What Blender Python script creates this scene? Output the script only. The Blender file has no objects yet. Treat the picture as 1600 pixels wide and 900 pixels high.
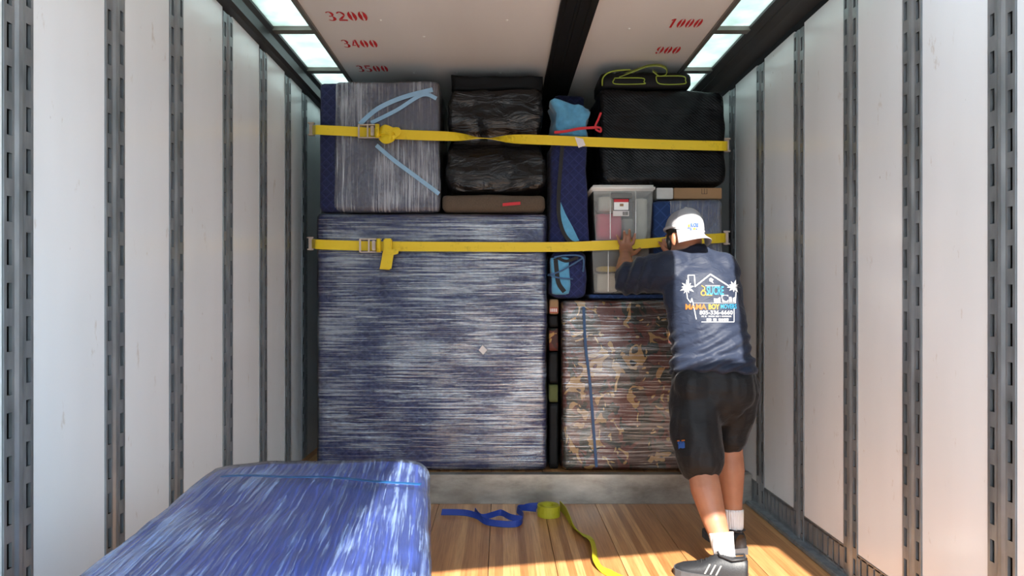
import bpy, bmesh, math, random
from mathutils import Vector, Matrix, noise
from mathutils.bvhtree import BVHTree
random.seed(4)
SC = bpy.context.scene
COL = SC.collection
# ---------------------------------------------------------------- camera, light, exposure
F = 1070.0; VX, VY = 782.0, 466.0; CZ = 1.09           # focal length (px of a 1600 wide frame), vanishing point, eye height
cam = bpy.data.objects.new('camera', bpy.data.cameras.new('camera')); COL.objects.link(cam)
cam.location = (0, 0, CZ); cam.rotation_euler = (math.pi/2, 0, 0)
cam.data.sensor_width = 36; cam.data.lens = F*36/1600; cam.data.clip_start = .02
cam.data.shift_x = (800-VX)/1600; cam.data.shift_y = (VY-450)/1600
SC.camera = cam
w = bpy.data.worlds.new('sky'); SC.world = w; w.use_nodes = True
w.node_tree.nodes['Background'].inputs[0].default_value = (.70, .86, 1, 1)
w.node_tree.nodes['Background'].inputs[1].default_value = 1.75
sun = bpy.data.objects.new('sun', bpy.data.lights.new('sun', 'SUN')); COL.objects.link(sun)
sun.data.energy = 5.0; sun.data.angle = .009; sun.data.color = (1, .94, .85)
SUN = Vector((-.05, 1, -.9)).normalized()
sun.rotation_euler = SUN.to_track_quat('-Z', 'Y').to_euler()
SC.view_settings.view_transform = 'Standard'; SC.view_settings.look = 'None'
SC.view_settings.exposure = 1.95; SC.view_settings.gamma = 1
# ---------------------------------------------------------------- helpers
def P(px, py, Y):                                       # photo measurement at a known distance -> metres
    return Vector(((px-VX)*Y/F, Y, CZ+(VY-py)*Y/F))
def link(name, data=None, parent=None):
    o = bpy.data.objects.new(name, data); COL.objects.link(o)
    if parent: o.parent = parent
    return o
def mesh(name, v, f, m, parent=None, smooth=False):
    me = bpy.data.meshes.new(name); me.from_pydata([tuple(p) for p in v], [], f); me.materials.append(m)
    me.validate()
    if smooth: me.polygons.foreach_set('use_smooth', [True]*len(me.polygons))
    return link(name, me, parent)
def tag(o, label, cat, group=None):
    o['label'] = label; o['category'] = cat
    if group: o['group'] = group
    return o
def struct(o): o['kind'] = 'structure'; return o
def thing(name, label, cat, loc=(0, 0, 0), group=None):
    o = link(name); o.location = loc; o.empty_display_size = .05
    return tag(o, label, cat, group)
class MB:
    def __init__(s): s.v = []; s.f = []
    def add(s, v, f):
        n = len(s.v); s.v += [Vector(p) for p in v]; s.f += [tuple(i+n for i in q) for q in f]; return s
    def box(s, a, b, bev=0):
        (x0, y0, z0), (x1, y1, z1) = a, b
        if not bev:
            return s.add([(x0,y0,z0),(x1,y0,z0),(x1,y1,z0),(x0,y1,z0),(x0,y0,z1),(x1,y0,z1),(x1,y1,z1),(x0,y1,z1)],
                     [(3,2,1,0),(4,5,6,7),(0,1,5,4),(1,2,6,5),(2,3,7,6),(3,0,4,7)])
        bm = bmesh.new(); bmesh.ops.create_cube(bm, size=1)
        for v in bm.verts: v.co = Vector(((x0+x1)/2+v.co.x*(x1-x0), (y0+y1)/2+v.co.y*(y1-y0), (z0+z1)/2+v.co.z*(z1-z0)))
        bmesh.ops.bevel(bm, geom=bm.edges[:], offset=bev, segments=2, affect='EDGES')
        bm.verts.index_update()
        s.add([v.co for v in bm.verts], [tuple(v.index for v in f.verts) for f in bm.faces]); bm.free(); return s
    def tube(s, pts, r, n=12, cap=True, rx=None):       # r: radius list (or (a,b) pairs: a along side axis)
        pts = [Vector(p) for p in pts]; k = len(pts)
        if not isinstance(r, (list, tuple)): r = [r]*k
        base = len(s.v); up = None
        for i, p in enumerate(pts):
            t = (pts[min(i+1, k-1)]-pts[max(i-1, 0)]).normalized()
            if rx is not None: side = (Vector(rx)-t*t.dot(Vector(rx))).normalized()
            else:
                ref = up if up is not None else (Vector((1,0,0)) if abs(t.x) < .8 else Vector((0,0,1)))
                side = (ref-t*t.dot(ref)).normalized(); up = side
            o = t.cross(side)
            a, b = r[i] if isinstance(r[i], (list, tuple)) else (r[i], r[i])
            for j in range(n):
                q = 2*math.pi*j/n
                s.v.append(p+side*a*math.cos(q)+o*b*math.sin(q))
        for i in range(k-1):
            for j in range(n):
                a = base+i*n+j; b = base+i*n+(j+1) % n
                s.f.append((a, b, b+n, a+n))
        if cap:
            s.f.append(tuple(base+j for j in reversed(range(n)))); s.f.append(tuple(base+(k-1)*n+j for j in range(n)))
        return s
    def ball(s, c, r, n=14, m=9):
        c = Vector(c); rr = r if isinstance(r, (list, tuple)) else (r, r, r)
        b = len(s.v)
        for i in range(1, m):
            t = math.pi*i/m
            for j in range(n):
                q = 2*math.pi*j/n
                s.v.append(c+Vector((rr[0]*math.sin(t)*math.cos(q), rr[1]*math.sin(t)*math.sin(q), rr[2]*math.cos(t))))
        s.v += [c+Vector((0, 0, rr[2])), c-Vector((0, 0, rr[2]))]; T = len(s.v)-2
        for i in range(m-2):
            for j in range(n):
                a = b+i*n+j; d = b+i*n+(j+1) % n; s.f.append((a, a+n, d+n, d))
        for j in range(n):
            s.f.append((T, b+j, b+(j+1) % n)); s.f.append((T+1, b+(m-2)*n+(j+1) % n, b+(m-2)*n+j))
        return s
    def limb(s, pts, r, n=14, rx=None):                  # rounded tapered limb
        s.tube(pts, r, n, True, rx)
        for p, q in ((pts[0], r[0]), (pts[-1], r[-1])):
            s.ball(p, min(q) if isinstance(q, (list, tuple)) else q)
        return s
    def ribbon(s, pts, wd, th=.003):                     # flat strap: wd = list of half-width vectors
        k = len(pts); b = len(s.v)
        for i in range(k):
            p = Vector(pts[i]); t = (Vector(pts[min(i+1, k-1)])-Vector(pts[max(i-1, 0)])).normalized()
            h = Vector(wd[i] if isinstance(wd, list) else wd); nn = t.cross(h).normalized()*th/2
            s.v += [p-h-nn, p+h-nn, p+h+nn, p-h+nn]
        for i in range(k-1):
            for j in range(4):
                a = b+4*i+j; c = b+4*i+(j+1) % 4; s.f.append((a, c, c+4, a+4))
        s.f += [(b+3, b+2, b+1, b), (b+4*k-4, b+4*k-3, b+4*k-2, b+4*k-1)]
        return s
    def build(s, name, m, parent=None, smooth=False):
        off = Vector(parent.location) if parent and parent.parent is None else Vector((0, 0, 0))
        if parent and parent.parent: off = Vector(parent.parent.location)+Vector(parent.location)
        return mesh(name, [p-off for p in s.v], s.f, m, parent, smooth)
def smoothpath(pts, n=6):                                # Catmull-Rom
    pts = [Vector(p) for p in pts]; out = []
    for i in range(len(pts)-1):
        a, b, c, d = pts[max(i-1, 0)], pts[i], pts[i+1], pts[min(i+2, len(pts)-1)]
        for j in range(n):
            t = j/n
            out.append(.5*((2*b)+(c-a)*t+(2*a-5*b+4*c-d)*t*t+(3*b-a-3*c+d)*t**3))
    return out+[pts[-1]]
# ---------------------------------------------------------------- materials
class NT:
    def __init__(s, name):
        s.m = bpy.data.materials.new(name); s.m.use_nodes = True; s.t = s.m.node_tree; s.b = s.t.nodes['Principled BSDF']; s.out = s.t.nodes['Material Output']
        s.co = None
    def n(s, kind, ins=None, **kw):
        x = s.t.nodes.new(kind)
        for k, v in kw.items(): setattr(x, k, v)
        for k, v in (ins or {}).items():
            if hasattr(v, 'node'): s.t.links.new(v, x.inputs[k])
            else: x.inputs[k].default_value = v
        return x
    def coord(s, scale=(1, 1, 1), rot=(0, 0, 0)):
        if not s.co: s.co = s.n('ShaderNodeTexCoord')
        return s.n('ShaderNodeMapping', {'Vector': s.co.outputs['Object'], 'Scale': scale, 'Rotation': rot}).outputs[0]
    def noise(s, scale=(1, 1, 1), sc=5, detail=4, rot=(0, 0, 0), rough=.5, dist=0):
        return s.n('ShaderNodeTexNoise', {'Vector': s.coord(scale, rot), 'Scale': sc, 'Detail': detail, 'Roughness': rough, 'Distortion': dist}).outputs['Fac']
    def ramp(s, fac, stops, const=False):
        r = s.n('ShaderNodeValToRGB', {'Fac': fac}); e = r.color_ramp.elements
        if const: r.color_ramp.interpolation = 'CONSTANT'
        while len(e) < len(stops): e.new(.5)
        for x, (p, c) in zip(e, stops): x.position = p; x.color = tuple(c)+(1,) if len(c) == 3 else c
        return r.outputs['Color']
    def mix(s, fac, a, b, typ='MIX'):
        x = s.n('ShaderNodeMix', data_type='RGBA', blend_type=typ)
        for i, v in ((0, fac), (6, a), (7, b)):
            if hasattr(v, 'node'): s.t.links.new(v, x.inputs[i])
            else: x.inputs[i].default_value = (tuple(v)+(1,) if isinstance(v, tuple) and len(v) == 3 else v)
        return x.outputs[2]
    def bump(s, h, strength=.3, dist=.01, prev=None):
        i = {'Height': h, 'Strength': strength, 'Distance': dist}
        if prev: i['Normal'] = prev
        return s.n('ShaderNodeBump', i).outputs[0]
    def set(s, **kw):
        for k, v in kw.items():
            k = k.replace('_', ' ')
            if hasattr(v, 'node'): s.t.links.new(v, s.b.inputs[k])
            else: s.b.inputs[k].default_value = tuple(v)+(1,) if isinstance(v, tuple) and len(v) == 3 else v
        return s
def plain(name, c, rough=.5, metal=0, var=.12, sc=30, bump=.0, **kw):
    t = NT(name); f = t.noise(sc=sc)
    col = t.mix(f, tuple(x*(1-var) for x in c), tuple(min(1, x*(1+var)) for x in c))
    t.set(Base_Color=col, Roughness=rough, Metallic=metal, **kw)
    if bump: t.set(Normal=t.bump(t.noise(sc=sc*4), bump, .002))
    return t.m
def blanket_mat(name, c, quilt=22, sheen=.08):
    t = NT(name)
    a = t.n('ShaderNodeTexWave', {'Vector': t.coord((1, .6, 1), (0, .785, 0)), 'Scale': quilt/3.0, 'Distortion': .6}, bands_direction='X').outputs['Fac']
    b = t.n('ShaderNodeTexWave', {'Vector': t.coord((1, .6, 1), (0, -.785, 0)), 'Scale': quilt/3.0, 'Distortion': .6}, bands_direction='X').outputs['Fac']
    m = t.n('ShaderNodeMath', {0: a, 1: b}, operation='MINIMUM').outputs[0]
    seam = t.ramp(m, [(0, (1, 1, 1)), (.05, (0, 0, 0))])
    col = t.mix(t.noise(sc=9), tuple(x*.75 for x in c), tuple(x*1.2 for x in c))
    col = t.mix(seam, col, tuple(min(1, x*1.5+.006) for x in c))
    nb = t.bump(m, .5, .006); nb = t.bump(t.noise(sc=140), .25, .002, nb)
    t.set(Base_Color=col, Roughness=.85, Normal=nb, Sheen_Weight=sheen)
    return t.m
def film_mat(name, stretch, rot=(0, 0, 0), lo=.45, hi=.72, tint=(.80, .84, .92), amax=.75, amin=.10, bumpk=.6, warp=.35, rough=.16, gloss=.06):
    """stretch film: streaks of gathered plastic, mostly clear between them, shiny all over"""
    t = NT(name)
    n1 = t.noise(stretch, 1, 6, rot, .65, warp)
    n2 = t.noise(tuple(x*2.7 for x in stretch), 1, 4, tuple(r+.09 for r in rot), .6, warp)
    n3 = t.noise(sc=3.2, detail=3)
    s = t.n('ShaderNodeMath', {0: n1, 1: n2}, operation='ADD').outputs[0]
    s = t.n('ShaderNodeMath', {0: s, 1: .5}, operation='MULTIPLY').outputs[0]
    s2 = t.n('ShaderNodeMath', {0: n3, 1: .25, 2: s}, operation='MULTIPLY_ADD').outputs[0]
    s2 = t.n('ShaderNodeMath', {0: s2, 1: .125}, operation='SUBTRACT').outputs[0]
    s2 = t.n('ShaderNodeMath', {0: n3, 1: .55, 2: t.n('ShaderNodeMath', {0: n1, 1: n2}, operation='MAXIMUM').outputs[0]}, operation='MULTIPLY_ADD').outputs[0]
    s2 = t.n('ShaderNodeMath', {0: s2, 1: .275}, operation='SUBTRACT').outputs[0]
    fac = t.ramp(s2, [(lo, (amin,)*3), (hi, (amax,)*3)])
    nb = t.bump(s, bumpk, .02)
    body = t.n('ShaderNodeBsdfDiffuse', {'Color': tint+(1,), 'Normal': nb}).outputs[0]
    tr = t.n('ShaderNodeBsdfTransparent').outputs[0]
    mx = t.n('ShaderNodeMixShader', {0: fac, 1: tr, 2: body}).outputs[0]
    gl = t.n('ShaderNodeBsdfGlossy', {'Roughness': rough, 'Normal': nb}).outputs[0]
    fr = t.n('ShaderNodeFresnel', {'IOR': 1.5, 'Normal': nb}).outputs[0]
    sg = t.n('ShaderNodeMath', {0: t.ramp(t.n('ShaderNodeMath', {0: n3, 1: .4, 2: n2}, operation='MULTIPLY_ADD').outputs[0], [(.66, (.04,)*3), (.82, (1,)*3)]), 1: gloss}, operation='MULTIPLY').outputs[0]
    fr = t.n('ShaderNodeMath', {0: fr, 1: .9, 2: sg}, operation='MULTIPLY_ADD').outputs[0]
    fin = t.n('ShaderNodeMixShader', {0: fr, 1: mx, 2: gl}).outputs[0]
    t.t.links.new(fin, t.out.inputs[0]); return t.m
M = {}
def build_mats():
    t = NT('white_wall'); sc = t.ramp(t.noise((1, 1.4, .5), 14, 8, rough=.7), [(.0, (0,)*3), (.63, (0,)*3), (.69, (.55,)*3)])
    st = t.ramp(t.noise((.6, 1, .25), 3, 3), [(.35, (.74, .77, .785)), (.7, (.81, .84, .86))])
    sp = t.ramp(t.n('ShaderNodeTexVoronoi', {'Vector': t.coord((1, 1, .6)), 'Scale': 9}).outputs['Distance'], [(0, (1,)*3), (.035, (0,)*3)])
    c = t.mix(sc, st, (.55, .50, .44)); c = t.mix(sp, c, (.35, .30, .27))
    t.set(Base_Color=c, Roughness=.22, Specular_IOR_Level=.5, Normal=t.bump(t.noise((1, 1, .3), 3, 2), .08, .01)); M['wall'] = t.m
    t = NT('steel_post'); c = t.ramp(t.noise((3, 3, .8), 8, 5), [(.3, (.20, .225, .24)), (.7, (.36, .39, .41))])
    t.set(Base_Color=c, Metallic=.6, Roughness=.36); M['steel'] = t.m
    M['cavity'] = plain('recess_shade_black', (.006, .006, .006), .9)  # near-black backing: shade behind the slots is put into the colour
    M['rail'] = plain('dark_rail', (.05, .053, .056), .45, .4, .25, 6)
    M['trim'] = plain('aluminium_trim', (.20, .19, .17), .4, .6, .2, 10)
    M['band'] = plain('black_band', (.010, .010, .011), .6, 0, .3, 12, Specular_IOR_Level=.2)
    t = NT('ceiling_panel'); t.set(Base_Color=t.ramp(t.noise((1, .2, 1), 2, 3), [(.3, (.66, .63, .60)), (.7, (.74, .71, .68))]), Roughness=.45); M['ceil'] = t.m
    M['red'] = plain('red_stencil', (.55, .015, .02), .6)
    t = NT('skylight'); c = t.ramp(t.noise((1, 1, 1), 7, 6, rough=.6), [(.3, (.34, .40, .37)), (.7, (.52, .56, .55))])
    a = t.n('ShaderNodeBsdfTranslucent', {'Color': c}).outputs[0]; d = t.n('ShaderNodeBsdfDiffuse', {'Color': c}).outputs[0]
    t.t.links.new(t.n('ShaderNodeMixShader', {0: .25, 1: a, 2: d}).outputs[0], t.out.inputs[0]); M['sky'] = t.m
    t = NT('wood_floor'); oi = t.n('ShaderNodeObjectInfo').outputs['Random']
    strip = t.n('ShaderNodeTexWhiteNoise', {'W': t.n('ShaderNodeMath', {0: t.n('ShaderNodeMath', {0: t.n('ShaderNodeSeparateXYZ', {0: t.coord()}).outputs[0], 1: 30}, operation='MULTIPLY').outputs[0], 1: t.n('ShaderNodeMath', {0: oi, 1: 50}, operation='MULTIPLY').outputs[0]}, operation='ADD').outputs[0]}, noise_dimensions='1D')
    fl = t.n('ShaderNodeMath', {0: strip.inputs['W'].links[0].from_socket}, operation='FLOOR').outputs[0]
    t.t.links.new(fl, strip.inputs['W'])
    c = t.ramp(strip.outputs['Value'], [(0, (.34, .145, .05)), (.5, (.46, .215, .08)), (1, (.60, .32, .135))])
    g = t.ramp(t.noise((40, 1.2, 1), 3, 6, rough=.65), [(.3, (.62, .55, .5)), (.6, (1, 1, 1))])
    c = t.mix(1.0, c, g, 'MULTIPLY')
    sp = t.ramp(t.noise((2, .7, 1), 5, 5), [(.62, (0,)*3), (.75, (.5,)*3)]); c = t.mix(sp, c, (.16, .09, .05))
    t.set(Base_Color=c, Roughness=.42, Normal=t.bump(t.noise((60, 1, 1), 3, 4), .12, .003)); M['wood'] = t.m
    t = NT('galvanised_step'); c = t.ramp(t.noise((1.2, 1, 3), 3, 6, rough=.65), [(.3, (.20, .19, .17)), (.5, (.38, .36, .32)), (.75, (.55, .53, .48))])
    t.set(Base_Color=c, Metallic=.85, Roughness=t.ramp(t.noise(sc=6, detail=5), [(.3, (.28,)*3), (.7, (.5,)*3)])); M['galv'] = t.m
    M['ground'] = plain('asphalt', (.34, .33, .31), .9, 0, .2, 3)
    M['navy'] = blanket_mat('navy_blanket', (.009, .016, .085), 26)
    M['navy2'] = blanket_mat('dark_navy_blanket', (.006, .011, .055), 26)
    M['blue'] = blanket_mat('blue_blanket', (.05, .10, .50), 30)
    M['teal'] = blanket_mat('teal_blue_cloth', (.008, .035, .13), 18)
    M['sky_blue'] = plain('light_blue_felt', (.10, .34, .55), .9, 0, .25, 40, .4, Sheen_Weight=.3)
    M['blackcloth'] = plain('black_binding', (.008, .008, .009), .7)
    t = NT('black_film'); n1 = t.noise((1.2, 1, 3.2), 5, 5, (0, .55, 0), .55, 1.1)
    t.set(Base_Color=t.mix(n1, (.0015, .0015, .002), (.006, .006, .007)), Roughness=.22, Specular_IOR_Level=.34, Normal=t.bump(n1, .55, .035)); M['blackfilm'] = t.m
    t = NT('black_woven'); wv = t.n('ShaderNodeTexWave', {'Vector': t.coord((1, 1, 1), (0, .9, 0)), 'Scale': 26, 'Distortion': 1.2, 'Detail': 2}).outputs['Fac']
    nb = t.bump(wv, .22, .004); nb = t.bump(t.noise((1, 1, 4), 4, 5, (0, .6, 0), .6, .8), .4, .02, nb)
    t.set(Base_Color=(.0015, .0018, .0028), Roughness=.28, Specular_IOR_Level=.2, Normal=nb); M['blackwoven'] = t.m
    t = NT('camo'); a = t.noise((1, 1, 1), 7.5, 2, dist=.8); b = t.noise((1, 1, 1.1), 9.3, 2, (1, 2, .4), dist=.9); d = t.noise((1, 1, 1), 11.7, 2, (2, .7, 1), dist=1.1)
    c = t.mix(t.ramp(a, [(0, (0,)*3), (.5, (1,)*3)], True), (.12, .028, .02), (.06, .022, .016))
    c = t.mix(t.ramp(b, [(0, (0,)*3), (.54, (1,)*3)], True), c, (.012, .016, .010))
    c = t.mix(t.ramp(d, [(0, (0,)*3), (.60, (1,)*3)], True), c, (.42, .24, .08))
    t.set(Base_Color=c, Roughness=.7); M['camo'] = t.m
    M['carpet'] = plain('brown_felt', (.10, .072, .05), .95, 0, .35, 160, .6)
    M['yellow'] = None
    for nm, c in (('yellow', (.78, .56, .012)), ('lime_yellow', (.42, .38, .015)), ('strapblue', (.008, .035, .25))):
        t = NT(nm+'_webbing'); g = t.ramp(t.noise((2, 2, 2), 9, 6, rough=.7), [(.58, (0,)*3), (.78, (.75,)*3)])
        wv = t.n('ShaderNodeTexWave', {'Vector': t.coord(), 'Scale': 55}, bands_direction='Z').outputs['Fac']
        t.set(Base_Color=t.mix(g, c, tuple(x*.28 for x in c)), Roughness=.55, Normal=t.bump(wv, .3, .001)); M[nm] = t.m
    M['zinc'] = plain('zinc_ratchet', (.55, .42, .34), .32, .85, .2, 25)
    M['tape'] = plain('pale_blue_tape', (.28, .47, .66), .35, 0, .15, 25)
    M['tapeteal'] = plain('teal_tape', (.008, .06, .17), .4)
    M['white'] = plain('white_plastic', (.90, .89, .85), .35)
    M['paper'] = plain('paper_tag', (.75, .70, .68), .7)
    t = NT('clear_tote'); nb = t.noise(sc=6)
    d = t.n('ShaderNodeBsdfDiffuse', {'Color': (.80, .80, .77, 1)}).outputs[0]; x = t.n('ShaderNodeBsdfTransparent', {'Color': (.93, .93, .92, 1)}).outputs[0]
    tl = t.n('ShaderNodeBsdfTranslucent', {'Color': (.85, .85, .82, 1)}).outputs[0]
    dd = t.n('ShaderNodeMixShader', {0: .45, 1: d, 2: tl}).outputs[0]
    mx = t.n('ShaderNodeMixShader', {0: t.ramp(nb, [(.3, (.15,)*3), (.7, (.24,)*3)]), 1: x, 2: dd}).outputs[0]
    gl = t.n('ShaderNodeBsdfGlossy', {'Roughness': .18}).outputs[0]
    t.t.links.new(t.n('ShaderNodeMixShader', {0: t.n('ShaderNodeFresnel', {'IOR': 1.45}).outputs[0], 1: mx, 2: gl}).outputs[0], t.out.inputs[0]); M['tote'] = t.m
    M['latch'] = plain('grey_latch', (.16, .16, .15), .5)
    M['pink'] = plain('pink_cloth', (.90, .13, .22), .8); M['greycloth'] = plain('grey_cloth', (.48, .48, .45), .9)
    M['cream'] = plain('cream_cloth', (.85, .81, .70), .9); M['yellowcloth'] = plain('yellow_cloth', (.75, .55, .12), .8)
    M['card'] = plain('cardboard', (.34, .20, .10), .85, 0, .12, 14); M['cardwhite'] = plain('white_carton', (.62, .61, .57), .7)
    M['ink'] = plain('black_ink', (.01, .01, .01), .6); M['cardred'] = plain('red_brown_print', (.40, .10, .06), .7)
    M['lime'] = plain('lime_piping', (.26, .34, .03), .5); M['bagblack'] = plain('black_nylon', (.004, .004, .0045), .6, 0, .2, 90, .3, Specular_IOR_Level=.25)
    M['redband'] = plain('red_band', (.55, .02, .03), .6)
    M['skin'] = None
    t = NT('skin'); t.set(Base_Color=t.ramp(t.noise(sc=14), [(.3, (.30, .125, .07)), (.7, (.41, .18, .10))]), Roughness=.5, Subsurface_Weight=.08, Subsurface_Scale=.01, Normal=t.bump(t.noise(sc=160), .1, .001)); M['skin'] = t.m
    M['nail'] = plain('nail', (.62, .36, .27), .3)
    for nm, c, bs in (('shirt', (.011, .017, .036), 16), ('shorts', (.005, .0055, .007), 12)):
        t = NT(nm+'_fabric'); wr = t.noise((1, 1, 2.2), bs, 3, (0, .4, 0), .55, .8)
        nb = t.bump(wr, .30, .02); nb = t.bump(t.noise(sc=420), .15, .001, nb)
        t.set(Base_Color=c, Roughness=.62, Normal=nb, Sheen_Weight=.12, Sheen_Roughness=.4, Specular_IOR_Level=.3); M[nm] = t.m
    M['cap'] = plain('cap_cotton', (.33, .33, .345), .8, 0, .04, 120, .2); M['capmesh'] = plain('cap_mesh', (.27, .265, .285), .85, 0, .25, 400, .6)
    M['hair'] = plain('black_hair', (.008, .007, .006), .6, 0, .4, 200, .5)
    t = NT('ribbed_sock'); wv = t.n('ShaderNodeTexWave', {'Vector': t.coord(), 'Scale': 42}, bands_direction='X').outputs['Fac']
    t.set(Base_Color=(.80, .78, .78), Roughness=.9, Normal=t.bump(wv, .55, .004)); M['sock'] = t.m
    M['shoe'] = plain('shoe_upper', (.016, .017, .020), .5, 0, .25, 60, .3); M['sole'] = plain('shoe_sole', (.06, .06, .065), .6); M['stripe'] = plain('shoe_stripe', (.30, .29, .27), .5)
    for nm, c in (('p_white', (.42, .42, .42)), ('p_orange', (.30, .085, .004)), ('p_yellow', (.30, .17, .008)), ('p_cyan', (.008, .13, .22)), ('p_blue', (.012, .06, .24))): M[nm] = plain(nm+'_print', c, .7)
build_mats()
# ---------------------------------------------------------------- the trailer
XL, XR, ZC, YB, Y0 = -1.15, 1.33, 2.39, 6.1, .39
YS = 3.63; ZD = .154
# unseen house wall added behind the camera to give the film dark reflections
hs = struct(MB().box((-16, -13, -1.2), (16, -11, 3.0)).build('wall_added_dark_backdrop', plain('dark_backdrop', (.16, .145, .13), .9)))
MB().add([(-16.4, -10.6, 2.9), (16.4, -10.6, 2.9), (16.4, -13, 4.0), (-16.4, -13, 4.0)], [(0, 1, 2, 3)]).build('roof', plain('dark_backdrop_top', (.12, .07, .05), .9), hs)  # top of the added wall, unseen as well
# outside ground, and an unseen floor tail extended to bounce sunlight in
struct(MB().box((-15, -25, -1.3), (15, 12, -1.2)).build('ground', M['ground']))
fl = struct(MB().box((XL-.05, -1.6, -.12), (XR+.05, YB, -.03)).build('floor', M['cavity']))
pw = .2755
for i in range(9):
    x0 = XL+i*pw
    o = MB().box((0, .3, -.03), (pw-.003, YS+.02, 0)).build('plank', M['wood'], None)
    o.parent = fl; o.location.x = x0; 
struct(MB().box((XL-.05, -1.6, -.03), (XR+.05, .297, -.002)).build('floor_bounce_platform', plain('bounce_platform_grey', (.36, .36, .36), .6)))  # added out of view; grey keeps the bounced light neutral
dk = struct(MB().box((XL-.05, YS+.004, -.03), (XR+.05, YB, ZD-.025)).build('floor_raised_deck', M['cavity']))
for i in range(9):
    o = MB().box((0, YS+.03, ZD-.025), (pw-.003, YB, ZD)).build('plank', M['wood']); o.parent = dk; o.location.x = XL+i*pw
st = MB().box((XL, YS-.004, .001), (XR, YS+.003, ZD)); st.box((XL, YS-.008, ZD-.004), (XR, YS+.05, ZD+.003))
struct(st.build('trim_1', M['galv']))
# posts: steel hat section with two columns of slots
def post_mesh():
    b = MB(); H0, H1 = .02, 2.285; W = .10
    def q(u0, w0, u1, w1, z0, z1): b.add([(w0, u0, z0), (w1, u1, z0), (w1, u1, z1), (w0, u0, z1)], [(0, 1, 2, 3)])
    for u0, u1 in ((0, .009), (.026, .034), (.066, .074), (.091, .100)): q(u0, 0, u1, 0, H0, H1)
    q(.034, 0, .044, .004, H0, H1); q(.044, .004, .054, .005, H0, H1); q(.054, .005, .058, .002, H0, H1); q(.058, .002, .066, 0, H0, H1)
    q(0, -.03, 0, 0, H0, H1); q(.1, 0, .1, -.03, H0, H1)
    for u0, u1, off in ((.009, .026, .0), (.074, .091, .022)):
        z = H0; k = 0
        while z < H1:
            s0 = H0+.03+off+k*.1016; s1 = s0+.060
            q(u0, 0, u1, 0, z, min(s0, H1))
            if s1 < H1:
                for ua, ub in ((u0, u0), (u1, u1)): b.add([(0, ua, s0), (-.008, ua, s0), (-.008, ua, s1), (0, ua, s1)], [(0, 1, 2, 3)])
            z = s1; k += 1
    me = bpy.data.meshes.new('logistics_post'); me.from_pydata([tuple(p) for p in b.v], [], b.f); me.materials.append(M['steel']); return me
PM = post_mesh()
def wall(name, X, sgn, pix):
    ys = sorted(F*abs(X)/abs(p-VX) for p in pix)
    d = .41
    while ys[0] > .8: ys.insert(0, ys[0]-d)
    while ys[-1] < YB-.5: ys.append(ys[-1]+d)
    xo = X-sgn*.032
    W = struct(MB().box((min(xo, xo-sgn*.05), Y0, -.03), (max(xo, xo-sgn*.05), YB, ZC+.05)).build(name, M['cavity']))
    for y in ys:
        o = link('logistics_post', PM, W); o.location = (X, y-.05, 0); o.scale = (sgn, 1, 1)
    e = [Y0-.05]+ys+[YB+.05]
    for a, b in zip(e[:-1], e[1:]):
        if b-a < .13: continue
        xa, xb = sorted((X-sgn*.018, X-sgn*.004))
        MB().box((xa, a+.052, .135), (xb, b-.052, 2.30)).build('wall_panel', M['wall'], W)
        k = MB(); y = a+.05
        xa, xb = sorted((X-sgn*.012, X-sgn*.002))
        while y < b-.06:                                    # slotted kick rail
            k.box((xa, y, .035), (xb, y+.034, .128)); y += .045
        k.box((xa, a+.05, .02), (xb, b-.05, .04)); k.box((xa, a+.05, .122), (xb, b-.05, .133))
        k.build('kick_rail', M['steel'], W)
    xa, xb = sorted((X-sgn*.02, X+sgn*.035))
    MB().box((xa, Y0, .0), (xb, YS-.01, .022), .005).build('floor_curb', M['steel'], W)
    return W
wall('wall_left', XL, 1, [30, 181, 276.7, 356.8, 412, 450.5, 476.5])
wall('wall_right', XR, -1, [1564, 1424, 1328, 1247.4, 1187.3, 1143.5])
struct(MB().box((XL-.1, YB, -.03), (XR+.1, YB+.05, ZC+.05)).build('wall_back', M['cavity']))
# ceiling
r = MB()
for z0, xa, xb, xw in ((2.31, XL+.055, XL+.02, XL-.02), (2.355, XR-.13, XR-.05, XR+.02)):
    s = 1 if xa < 0 else -1
    prof = [(xa, ZC+.03), (xa, ZC-.0), (xa-s*.012, ZC-.012), ((xa+xb)/2, ZC-.018), ((xa+xb)/2, z0+.012), (xb, z0), (xw, z0-.012), (xw, ZC+.03)]
    n = len(prof); v = [(x, y, z) for y in (Y0, YB) for x, z in prof]
    r.add(v, [(i, (i+1) % n, (i+1) % n+n, i+n) for i in range(n)])
ce = struct(r.build('ceiling', M['rail']))
HX0, HX1, HY = .835, 1.10, 2.06                              # unseen roof opening, made up to drop a sun beam on the man
def cpart(name, a, b, m): return MB().box(a, b).build(name, m, ce)
cpart('ceiling_panel', (-.891, Y0, ZC), (.27, YB, ZC+.02), M['ceil'])
cpart('ceiling_panel', (.42, Y0, ZC), (HX0, HY, ZC+.02), M['ceil'])
cpart('ceiling_panel', (HX0, Y0, ZC), (1.10, 1.08, ZC+.02), M['ceil'])
cpart('ceiling_panel', (.42, HY, ZC), (1.024, YB, ZC+.02), M['ceil'])
b = MB().box((.262, Y0, ZC-.022), (.424, YB, ZC-.001))
for x in (.285, .33, .345, .39): b.box((x, Y0, ZC-.028), (x+.012, YB, ZC-.02))
b.build('centre_rail', M['band'], ce)
cpart('edge_trim', (-.905, Y0, ZC-.014), (-.885, YB, ZC+.02), M['trim']); cpart('edge_trim', (1.018, HY, ZC-.014), (1.038, YB, ZC+.02), M['trim'])
ys = [3.325+.59*k for k in range(-5, 5)]
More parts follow.
